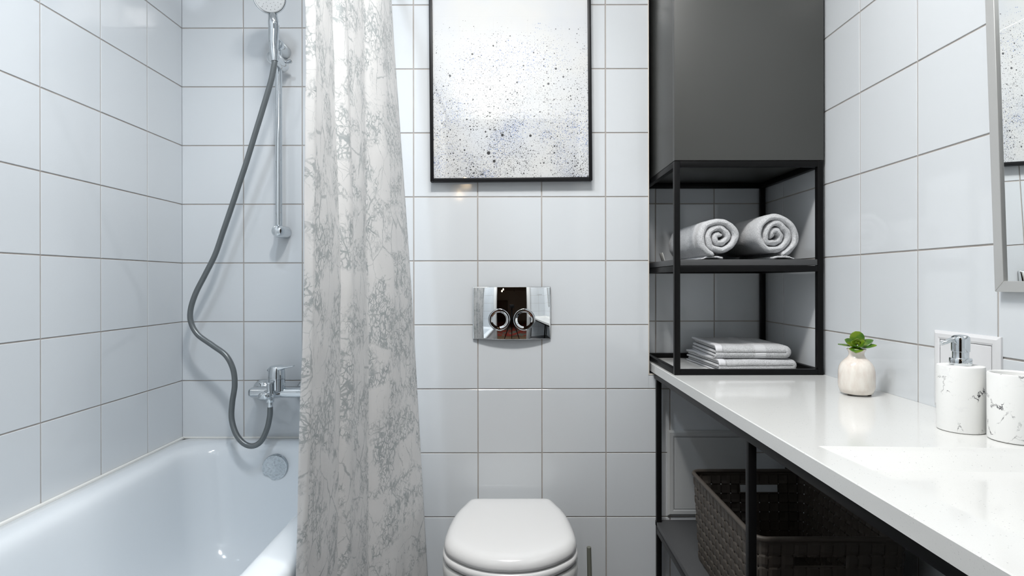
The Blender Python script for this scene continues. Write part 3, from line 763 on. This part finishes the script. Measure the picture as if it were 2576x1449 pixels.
# ------------------------------------------------------------------ towels
ZSH = 1.1618
def roll(name, cx_, R_, yf, yb, turns, seed, label, hem_side=1, sq=0.0):
    rnd = random.Random(seed); th = .0195
    root = thing(name, (cx_, (yf+yb)/2, ZSH), label, 'towel', 'rolled towels on the upper shelf')
    r_out = R_ - th/2; r_in = r_out - th*turns*.98; n_ = int(turns*64); ny = 70
    cz_ = ZSH + R_
    ph = rnd.uniform(0, 6)
    sec = []
    for i in range(n_+1):
        t = i/n_; a = hem_side*(2*math.pi*turns*t) - math.pi/2 - .35*hem_side*-1
        rad = r_out - (r_out - r_in)*t
        rad *= 1 + .045*math.sin(3*a+ph)*(.35+.65*t) + .045*math.sin(5*a+ph*2+a*.21)*t + .030*math.sin(2*a+ph) + .03*t*math.sin(7.3*a+ph) + .16*min(1,t*1.5)*noise.noise(Vector((a*.95, seed*3.3, 0))) + .03*noise.noise(Vector((a*2.2, 5, seed)))
        sec.append((a, rad))
    m = MB(); bm = m.bm; R2 = []
    for j in range(ny+1):
        v = j/ny; e_ = min(v, 1-v)*ny; edge = 1 - max(0, (4-e_)/4)**2
        row_o = []; row_i = []
        for i, (a, rad) in enumerate(sec):
            t = i/n_
            th_ = th*.47*(.35 + .65*math.sqrt(max(0, edge)))*(.55 if i in (0, n_) else 1)
            yy = yf + (yb-yf)*v + (.006*math.sin(a*1.0+ph) + .010*t - .003)*(1-v)
            fl = 1 + .02*noise.noise(Vector((a, yy*9, seed)))
            for lst, s_ in ((row_o, 1), (row_i, -1)):
                rr_ = rad*fl + s_*th_ + .0011*noise.noise(Vector((a*3, yy*40, s_*3+seed)))
                x = cx_ + math.cos(a)*rr_*(1+sq); z = cz_ + math.sin(a)*rr_
                lst.append(Vector((x, yy, max(z, ZSH + .0004))))
        R2.append(row_o + row_i[::-1])
    m.rings(R2)
    o = m.build('roll', TERRY, root, 70)
    # the loose end of the towel lying on the shelf
    m = MB(); w_ = .05*hem_side
    m.grid(lambda u_, v_: Vector((cx_ - .008*hem_side + w_*u_, yf+.004 + (yb-yf-.01)*v_, ZSH + .0045 + .0035*math.sin(u_*2.6) + .001*noise.noise(Vector((u_*5, v_*12, seed))))), 12, 50)
    fl_ = m.build('loose_end', TERRY, root, 80); md = fl_.modifiers.new('t', 'SOLIDIFY'); md.thickness = .006; md.offset = 0
    m = MB(); m.grid(lambda u_, v_: Vector((cx_ - .008*hem_side + w_*(1+.22*u_), yf+.002 + (yb-yf-.008)*v_, ZSH + .0030 + .0045*(1-u_)**2*.6)), 5, 40)
    hm = m.build('hem', HEM, root, 80); md = hm.modifiers.new('t', 'SOLIDIFY'); md.thickness = .0025; md.offset = 0
    return root
t1 = roll('rolled_towel', .590, .0640, 1.618, 1.925, 2.62, 4, 'grey rolled terry towel on the left of the upper shelf', -1, .10)
t2 = roll('rolled_towel', .7440, .0690, 1.612, 1.925, 2.85, 9, 'grey rolled terry towel on the right of the upper shelf, the larger roll', 1, .03)
p = at(1674, 650, 1.86)
MB().box(.498, .4995, 1.86, 1.90, ZSH, ZSH+.034, .0003).xf(Matrix.Translation((.50,0,ZSH)) @ Matrix.Rotation(math.radians(-16), 4, 'Y') @ Matrix.Translation((-.50,0,-ZSH))).build('care_tag', mat('white tag', (.75,.74,.70), .5), t1)

def folded(name, x0, x1, y0, y1, z0, z1, layers, matx, seed, label, rot):
    root = thing(name, ((x0+x1)/2, (y0+y1)/2, z0), label, 'towel', 'folded towels on the counter')
    M = Matrix.Translation(((x0+x1)/2, (y0+y1)/2, 0)) @ Matrix.Rotation(math.radians(rot), 4, 'Z') @ Matrix.Translation((-(x0+x1)/2, -(y0+y1)/2, 0))
    H_ = z1-z0
    def bumpz(x, y, s): return .0016*noise.noise(Vector((x*14, y*14, seed+s))) + .0006*noise.noise(Vector((x*60, y*60, seed)))
    # outer wrap: a sheet folded round the right side and the front, open to the left
    m = MB(); NUu, NVv = 90, 60; th = .0042
    def sect(v):  # x-z section, from top-left over the right fold to bottom-left
        return v
    L = (x1-x0)
    def wrap(u_, v_):
        # u_: along section (0 top-left .. 1 bottom-left); v_: front (0) to back (1)
        y = y0 + (y1-y0)*v_
        fr = min(1, v_*(y1-y0)/(H_*.5)); hs_ = (H_/2-th/2)*(math.sqrt(max(0, 1-(1-fr)**2))*.97 + .03)
        rr_ = hs_; zc_ = z0 + H_/2
        arc = math.pi*H_/2; tot = 2*L + arc; s_ = u_*tot
        lx = x0
        if s_ < L: x = lx + s_; z = zc_ + hs_
        elif s_ < L+arc:
            a = (s_-L)/arc*math.pi; x = x1 + math.sin(a)*min(H_*.5, hs_*1.1) ; z = zc_ + hs_*math.cos(a)
        else: x = x1 - (s_-L-arc); z = zc_ - hs_
        x -= H_*.35
        z += (bumpz(x, y, 0)*(1 if s_ < L else .3))
        # sag of the open left edge and slightly ragged line
        x += .004*noise.noise(Vector((z*30, y*10, seed)))*(1 if (s_ < .01 or s_ > tot-.01) else 0)
        return Vector((x, y, max(z, z0+.0022)))
    m.grid(wrap, NUu, NVv)
    # close the front
    o = m.xf(M).build('cloth', matx, root, 80); md = o.modifiers.new('t', 'SOLIDIFY'); md.thickness = th; md.offset = 0
    m = MB()
    for k in range(layers):
        zz = z0 + H_*(k+1)/(layers+1) ; t_ = H_/(layers+1)*.74
        xk = x0 - H_*.30 + random.Random(seed*9+k).uniform(-.004, .006)
        m2 = MB(); m2.box(xk, x1-.01, y0+.009, y1-.004, zz-t_/2, zz+t_/2, t_*.42, 3)
        bmesh.ops.subdivide_edges(m2.bm, edges=[e_ for e_ in m2.bm.edges if e_.calc_length() > .05], cuts=24)
        for v in m2.bm.verts: v.co.z += .0008*noise.noise(Vector((v.co.x*20, v.co.y*16, k+seed)))
        m._merge(m2.bm)
    m.xf(M).build('inner_folds', TERRY, root, 80)
    # smooth hem along the open edge
    m = MB()
    def hemf(u_, v_):
        p_ = wrap(u_*.045, v_); return p_ + Vector((-.0003, -.0012, .0026))
    m.grid(hemf, 4, 50)
    def hemg(u_, v_):
        p_ = wrap(1-u_*.045, v_); return Vector((p_.x, p_.y-.0010, p_.z+.0002))
    m.grid(hemg, 4, 50)
    hm = m.xf(M).build('hem', HEM, root, 80); md = hm.modifiers.new('t', 'SOLIDIFY'); md.thickness = .002; md.offset = 0
    return root
folded('folded_towel', .597, .812, 1.640, 1.905, CT+.0005, CT+.0345, 3, TERRY, 3, 'grey folded towel on the counter, the lower of the two', 3)
folded('folded_towel', .607, .806, 1.648, 1.895, CT+.0355, CT+.0745, 3, TERRYB, 8, 'grey folded towel with a woven band, the upper of the two', -2)

# ------------------------------------------------------------------ vase and succulent
vx, vy = .790, 1.312
vs = thing('bud_vase', (vx, vy, CT), 'small cream glazed bottle vase on the countertop', 'vase')
pr = [(.0005, .005), (.030, .005), (.0385, .0075), (.0420, .014), (.0436, .020), (.0438, .040), (.0432, .055), (.0410, .0650), (.0360, .0735), (.0290, .0800), (.0225, .0850), (.0188, .0900), (.0182, .0945), (.0195, .0990), (.0228, .1035), (.0232, .1050), (.0220, .1055), (.0180, .1000), (.0165, .0940), (.0175, .088), (.020, .082)]
MB().lathe((vx, vy, CT), [(a_*.86, max(b_-.0022, .0028)) if b_ < .01 else (a_*.86, b_) for a_, b_ in pr], seg=64, cap1=False).build('body', VASEM, vs, 60)
for k in range(3):
    a = k*2.1 + 3.6; MB().lathe((vx+.025*math.cos(a), vy+.025*math.sin(a), CT), [(.004, .0003), (.004, .0032)], seg=14).build('foot_pad', mat('dark foot pad', (.06,.05,.04), .7), vs)
su2 = thing('succulent', (vx, vy, CT+.095), 'green rosette succulent cutting in the cream vase', 'plant')
top = Vector((vx, vy, CT+.107))
MB().tube([(vx, vy, CT+.02), (vx, vy, CT+.112)], .0045, 10).build('stem', LEAF, su2)
def leaf(base, direc, upn, L, W_, cup=.15, th=.0016, rnd=0):
    d = Vector(direc).normalized(); n_ = Vector(upn); n_ = (n_ - d*n_.dot(d)).normalized(); s_ = d.cross(n_)
    m = MB(); rows_ = []
    for j in range(17):
        t = j/16; w_ = W_*max(.001, (math.sin(math.pi*min(1, t**.80*.98+.02))**.62))*(.45+.55*min(1, t*2.1))
        if rnd: w_ = W_*max(.05, math.sqrt(max(0, 1-(2*(t**.95)-1)**2)))**.9*(.55+.45*min(1, t*2.2))
        if t > .985: w_ = W_*(.30 if rnd else .06)
        r_ = []
        for k in range(16):
            a = 2*math.pi*k/16; u_ = math.cos(a)
            r_.append(base + d*(L*t) + s_*(w_*u_) + n_*(th*math.sin(a)*(1-.3*t) + cup*w_*u_*u_ + cup*L*.5*t*t))
        rows_.append(r_)
    m.rings(rows_); m.build('leaf', LEAF, su2, 60)
dv = Vector((-vx, -vy, 0)).normalized(); rt = Vector((-dv.y, dv.x, 0))
if rt.x < 0: rt = -rt
def wd(r, u, f): return rt*r + Z*u + dv*f           # right, up, toward the viewer
leaf(top + wd(.001, .008, -.002), wd(.02, 1, -.10), wd(0, .1, 1), .030, .0150, .06, .0016, 1)
leaf(top + wd(.0, .004, .008), wd(-.05, -.55, .75), wd(0, .6, .8), .023, .0150, .12)
leaf(top + wd(-.004, .004, 0), wd(-1, .10, .25), wd(0, 1, .2), .034, .0085, .02)
leaf(top + wd(.006, .003, 0), wd(1, .12, .15), wd(0, 1, .5), .034, .0105, .10)
leaf(top + wd(.006, .006, -.003), wd(1, .45, -.1), wd(-.2, .8, .7), .030, .0110, .10)
leaf(top + wd(-.004, .007, .004), wd(-1, .55, .3), wd(.3, .6, .8), .024, .0100, .22)
leaf(top + wd(-.003, .004, .006), wd(-.85, .28, .6), wd(.3, .8, .6), .021, .0092, .25)
leaf(top + wd(.004, .006, .005), wd(.7, .55, .45), wd(-.4, .5, .8), .020, .0095, .22)
leaf(top + wd(-.002, .007, .009), wd(-.6, .45, .6), wd(.4, .5, .8), .016, .0085, .28)
leaf(top + wd(.003, .005, .010), wd(.55, -.10, .8), wd(0, .9, .5), .016, .0080, .25)
leaf(top + wd(.001, .010, .007), wd(.05, .85, .35), wd(0, -.2, 1), .015, .0080, .20)
leaf(top + wd(.000, .010, .011), wd(-.10, .55, .5), wd(0, .0, 1), .008, .0040, .20)
leaf(top + wd(.002, .009, .011), wd(.45, .5, .5), wd(-.2, .1, 1), .008, .0035, .20)
leaf(top + wd(-.001, .006, .011), wd(-.2, -.1, .8), wd(0, .8, .6), .009, .0045, .20)
leaf(top + wd(.0, .005, -.006), wd(-.5, .5, -.8), wd(0, .5, 1), .022, .0095, .15)

# ------------------------------------------------------------------ soap dispenser and tumbler
sx_, sy_ = .7835, .999
sd = thing('soap_dispenser', (sx_, sy_, CT), 'white marble-look soap dispenser with a chrome pump beside the tumbler', 'soap dispenser')
MB().lathe((sx_, sy_, CT), [(.0325, .0003), (.0345, .0015), (.0348, .004), (.0345, .1105), (.0338, .1128), (.030, .1135), (.0005, .1138)], seg=72).build('body', RESIN, sd, 40)
MB().lathe((sx_, sy_, CT+.1135), [(.0160, 0), (.0165, .001), (.0165, .0115), (.0158, .0125), (.0125, .0128), (.0122, .0135), (.0122, .024)], seg=48).build('collar', CHROME, sd, 35)
MB().lathe((sx_, sy_, CT+.1370), [(.0128, 0), (.0136, .0006), (.0138, .022), (.0130, .0258), (.0095, .0285), (.0005, .0298)], seg=48).build('pump_head', CHROME, sd, 45)
pz = CT + .1575; tip = at(2366.5, 866.5, .992)
MB().tube([(sx_-.008, sy_, pz+.001), (sx_-.020, sy_-.001, pz-.0008), (tip.x+.009, tip.y, tip.z+.0028), (tip.x, tip.y, tip.z)], [.0050, .0040, .0034, .0033], 20).build('spout', CHROME, sd, 50)
MB().lathe((sx_-.0045, sy_-.0158, CT+.1195), [(.0032, 0), (.0032, .0012), (.002, .0013)], (-.3, -1, 0), 20).build('pin', CHROME, sd)
tx_, ty_ = .8200, .9330
tu = MB().lathe((tx_, ty_, CT), [(.0005, .0003), (.0325, .0003), (.0352, .0018), (.0356, .005), (.0356, .1075), (.0350, .1095), (.0335, .1102), (.0318, .1092), (.0312, .107), (.0308, .012), (.028, .008), (.0005, .0075)], seg=72, cap0=False, cap1=False).build('tumbler', RESIN, None, 45)
tag(tu, 'white marble-look round tumbler at the right edge, beside the soap dispenser', 'tumbler')

# ------------------------------------------------------------------ wall mirror with aluminium frame
mi = thing('wall_mirror', (XR, .80, 1.08), 'framed wall mirror hanging over the countertop on the right wall', 'mirror')
zb0 = 1.0812; my1 = 1.0170; my0 = .42; mh = .85; fw = .0185
Mt = Matrix.Translation((XR-.012, 0, zb0)) @ Matrix.Rotation(math.radians(-1.85), 4, 'Y') @ Matrix.Translation((-(XR-.012), 0, -zb0))
xf0, xf1 = XR-.014, XR-.0035
m = MB()
def prism(pts, x0, x1): m.rings([[Vector((x0, y, z)) for y, z in pts], [Vector((x1, y, z)) for y, z in pts]])
g_ = .00025; z1_ = zb0+mh
for pts in (((my1, zb0+g_), (my1, z1_-g_), (my1-fw, z1_-fw-g_), (my1-fw, zb0+fw+g_)), ((my0, z1_), (my0, zb0), (my0+fw, zb0+fw), (my0+fw, z1_-fw)),
            ((my1-g_, zb0), (my1-fw-g_, zb0+fw), (my0+fw, zb0+fw), (my0, zb0)), ((my1, z1_), (my0, z1_), (my0+fw, z1_-fw), (my1-fw, z1_-fw))): prism(pts, xf0, xf1)
bmesh.ops.bevel(m.bm, geom=m.bm.edges[:], offset=.0007, segments=1, affect='EDGES')
m.xf(Mt).build('frame', ALU, mi, 30)
MB().box(xf0+.0045, xf1-.001, my0+fw-.002, my1-fw+.002, zb0+fw-.002, z1_-fw+.002).xf(Mt).build('glass', MIRROR, mi, flat=True)

# ------------------------------------------------------------------ lamps
LAMP, SP1, SP2, SP3 = 28, 21, 19, 43
lamp = thing('ceiling_lamp', (0, .70, ZTOP), 'round white ceiling lamp above the bathroom', 'lamp')
MB().lathe((0, .70, ZTOP), [(.205, 0), (.205, .030), (.198, .034)], (0,0,-1), 64, cap1=False).build('base', WHITEP, lamp)
MB().lathe((0, .70, ZTOP-.030), [(.196, 0), (.19, .010), (.15, .022), (.08, .029), (.0005, .031)], (0,0,-1), 64, cap0=False).build('diffuser', emis('lamp diffuser', (1, .985, .96), LAMP), lamp)
for (x, y, colr, st, lb) in ((-.60, .95, (.80,.90,1), SP1, 'added cool fill spot on the ceiling above the bathtub'), (.18, .76, (1,.99,.97), SP2, 'added fill spot on the ceiling toward the countertop'), (-.20, .72, (1,.985,.96), SP3, 'added fill spot on the ceiling left of the round lamp')):
    sp_ = thing('fill_spot', (x, y, ZTOP), lb, 'lamp')  # added spots: fill for the lower walls, bluish tint over the tub
    MB().lathe((x, y, ZTOP), [(.085, 0), (.085, .005), (.072, .008), (.070, .001)], (0,0,-1), 40, cap0=False, cap1=False).build('ring', CHROME, sp_)
    MB().lathe((x, y, ZTOP), [(.0695, .002), (.0005, .0025)], (0,0,-1), 40, cap0=True, cap1=True).build('bulb', emis('spot bulb', colr, 6), sp_)
    L_ = bpy.data.lights.new('beam', 'SPOT'); L_.energy = st; L_.color = colr; L_.spot_size = math.radians(156); L_.spot_blend = 1; L_.shadow_soft_size = .06
    lo = bpy.data.objects.new('beam', L_); COL.objects.link(lo); lo.location = (x, y, ZTOP-.075); adopt(lo, sp_)
# hall lamp with cords and bulbs, reflected in the chrome
hl = thing('pendant_lamp', (.05, -1.9, ZTOP), 'black spider pendant lamp with bare bulbs in the hall', 'lamp')
MB().lathe((.05, -1.9, ZTOP), [(.06, 0), (.06, .03), (.055, .035)], (0,0,-1), 32).build('canopy', BLACK, hl)
for k, (x, y, zz, on) in enumerate(((-.41, -1.4, 1.97, 1), (-.46, -1.3, 1.86, 1), (.55, -1.6, 2.08, 0), (.15, -2.5, 2.1, 0), (-.6, -2.4, 2.15, 0))):
    P_ = smooth_path([(.05, -1.9, ZTOP-.03), ((.05+x)/2, (-1.9+y)/2, 2.40), (x*.9, y, 2.58), (x, y, 2.50), (x, y, zz+.09)], 6)
    MB().tube(P_, .003, 8).build('cord', BLACK, hl)
    MB().tube([(x, y, zz+.10), (x, y, zz+.045)], .014, 16).build('socket', BLACK, hl)
    MB().lathe((x, y, zz-.045), [(.0005, 0), (.015, .005), (.028, .025), (.029, .042), (.018, .072), (.013, .088)], (0,0,1), 24).build('bulb', emis('warm bulb', (1,.72,.42), 14) if on else GLASS, hl)
rg = MB().box(-1.1, 1.0, -3.4, -.6, 0, .012, .003).build('rug', RUG); tag(rg, 'red patterned rug on the hall floor', 'rug')
hd = thing('hall_cabinet', (-.9, -4.1, 0), 'dark wooden cabinet against the far hall wall', 'cabinet')
MB().box(-1.5, -.35, -4.28, -3.9, 0, 1.75, .004).build('body', WOODD, hd)
# photographer's tripod
tp = thing('camera_tripod', (0, -.12, 0), 'black camera on a tripod in the doorway', 'tripod')
MB().box(-.068, .068, -.10, -.035, ZC-.05, ZC+.045, .008, 3).build('camera_body', BLACK, tp)
MB().lathe((0, -.036, ZC), [(.036, 0), (.036, .028), (.032, .030)], (0,1,0), 32).build('lens', BLACK, tp)
MB().tube([(0, -.07, ZC-.05), (0, -.07, .72)], .016, 16).build('column', BLACK, tp)
for a in (90, 210, 330):
    a = math.radians(a+180); MB().tube([(0, -.07, .82), (.30*math.cos(a), -.07+.26*math.sin(a)*.9, .004)], [.016, .010], 14).build('leg', BLACK, tp)

# ------------------------------------------------------------------ camera, world, view
cam = bpy.data.cameras.new('camera'); co = bpy.data.objects.new('camera', cam); COL.objects.link(co)
co.location = (0, 0, ZC); co.rotation_euler = (math.radians(90), math.radians(.09), 0)
cam.sensor_width = 36; cam.lens = F/2576*36; cam.shift_y = -(724.5-CY)/2576; cam.shift_x = -(CX-1288)/2576
cam.clip_start = .005
S.camera = co
w = bpy.data.worlds.new('world'); S.world = w; w.use_nodes = True
w.node_tree.nodes['Background'].inputs[0].default_value = (.6, .7, .8, 1); w.node_tree.nodes['Background'].inputs[1].default_value = .05
S.view_settings.view_transform = 'Standard'; S.view_settings.look = 'None'; S.view_settings.gamma = 1; S.view_settings.use_curve_mapping = False
S.view_settings.exposure = .58
S.cycles.use_denoising = True; S.cycles.max_bounces = 10; S.cycles.diffuse_bounces = 7; S.cycles.glossy_bounces = 6; S.cycles.transparent_max_bounces = 12
S.cycles.caustics_reflective = False; S.cycles.caustics_refractive = False; S.cycles.sample_clamp_indirect = 6
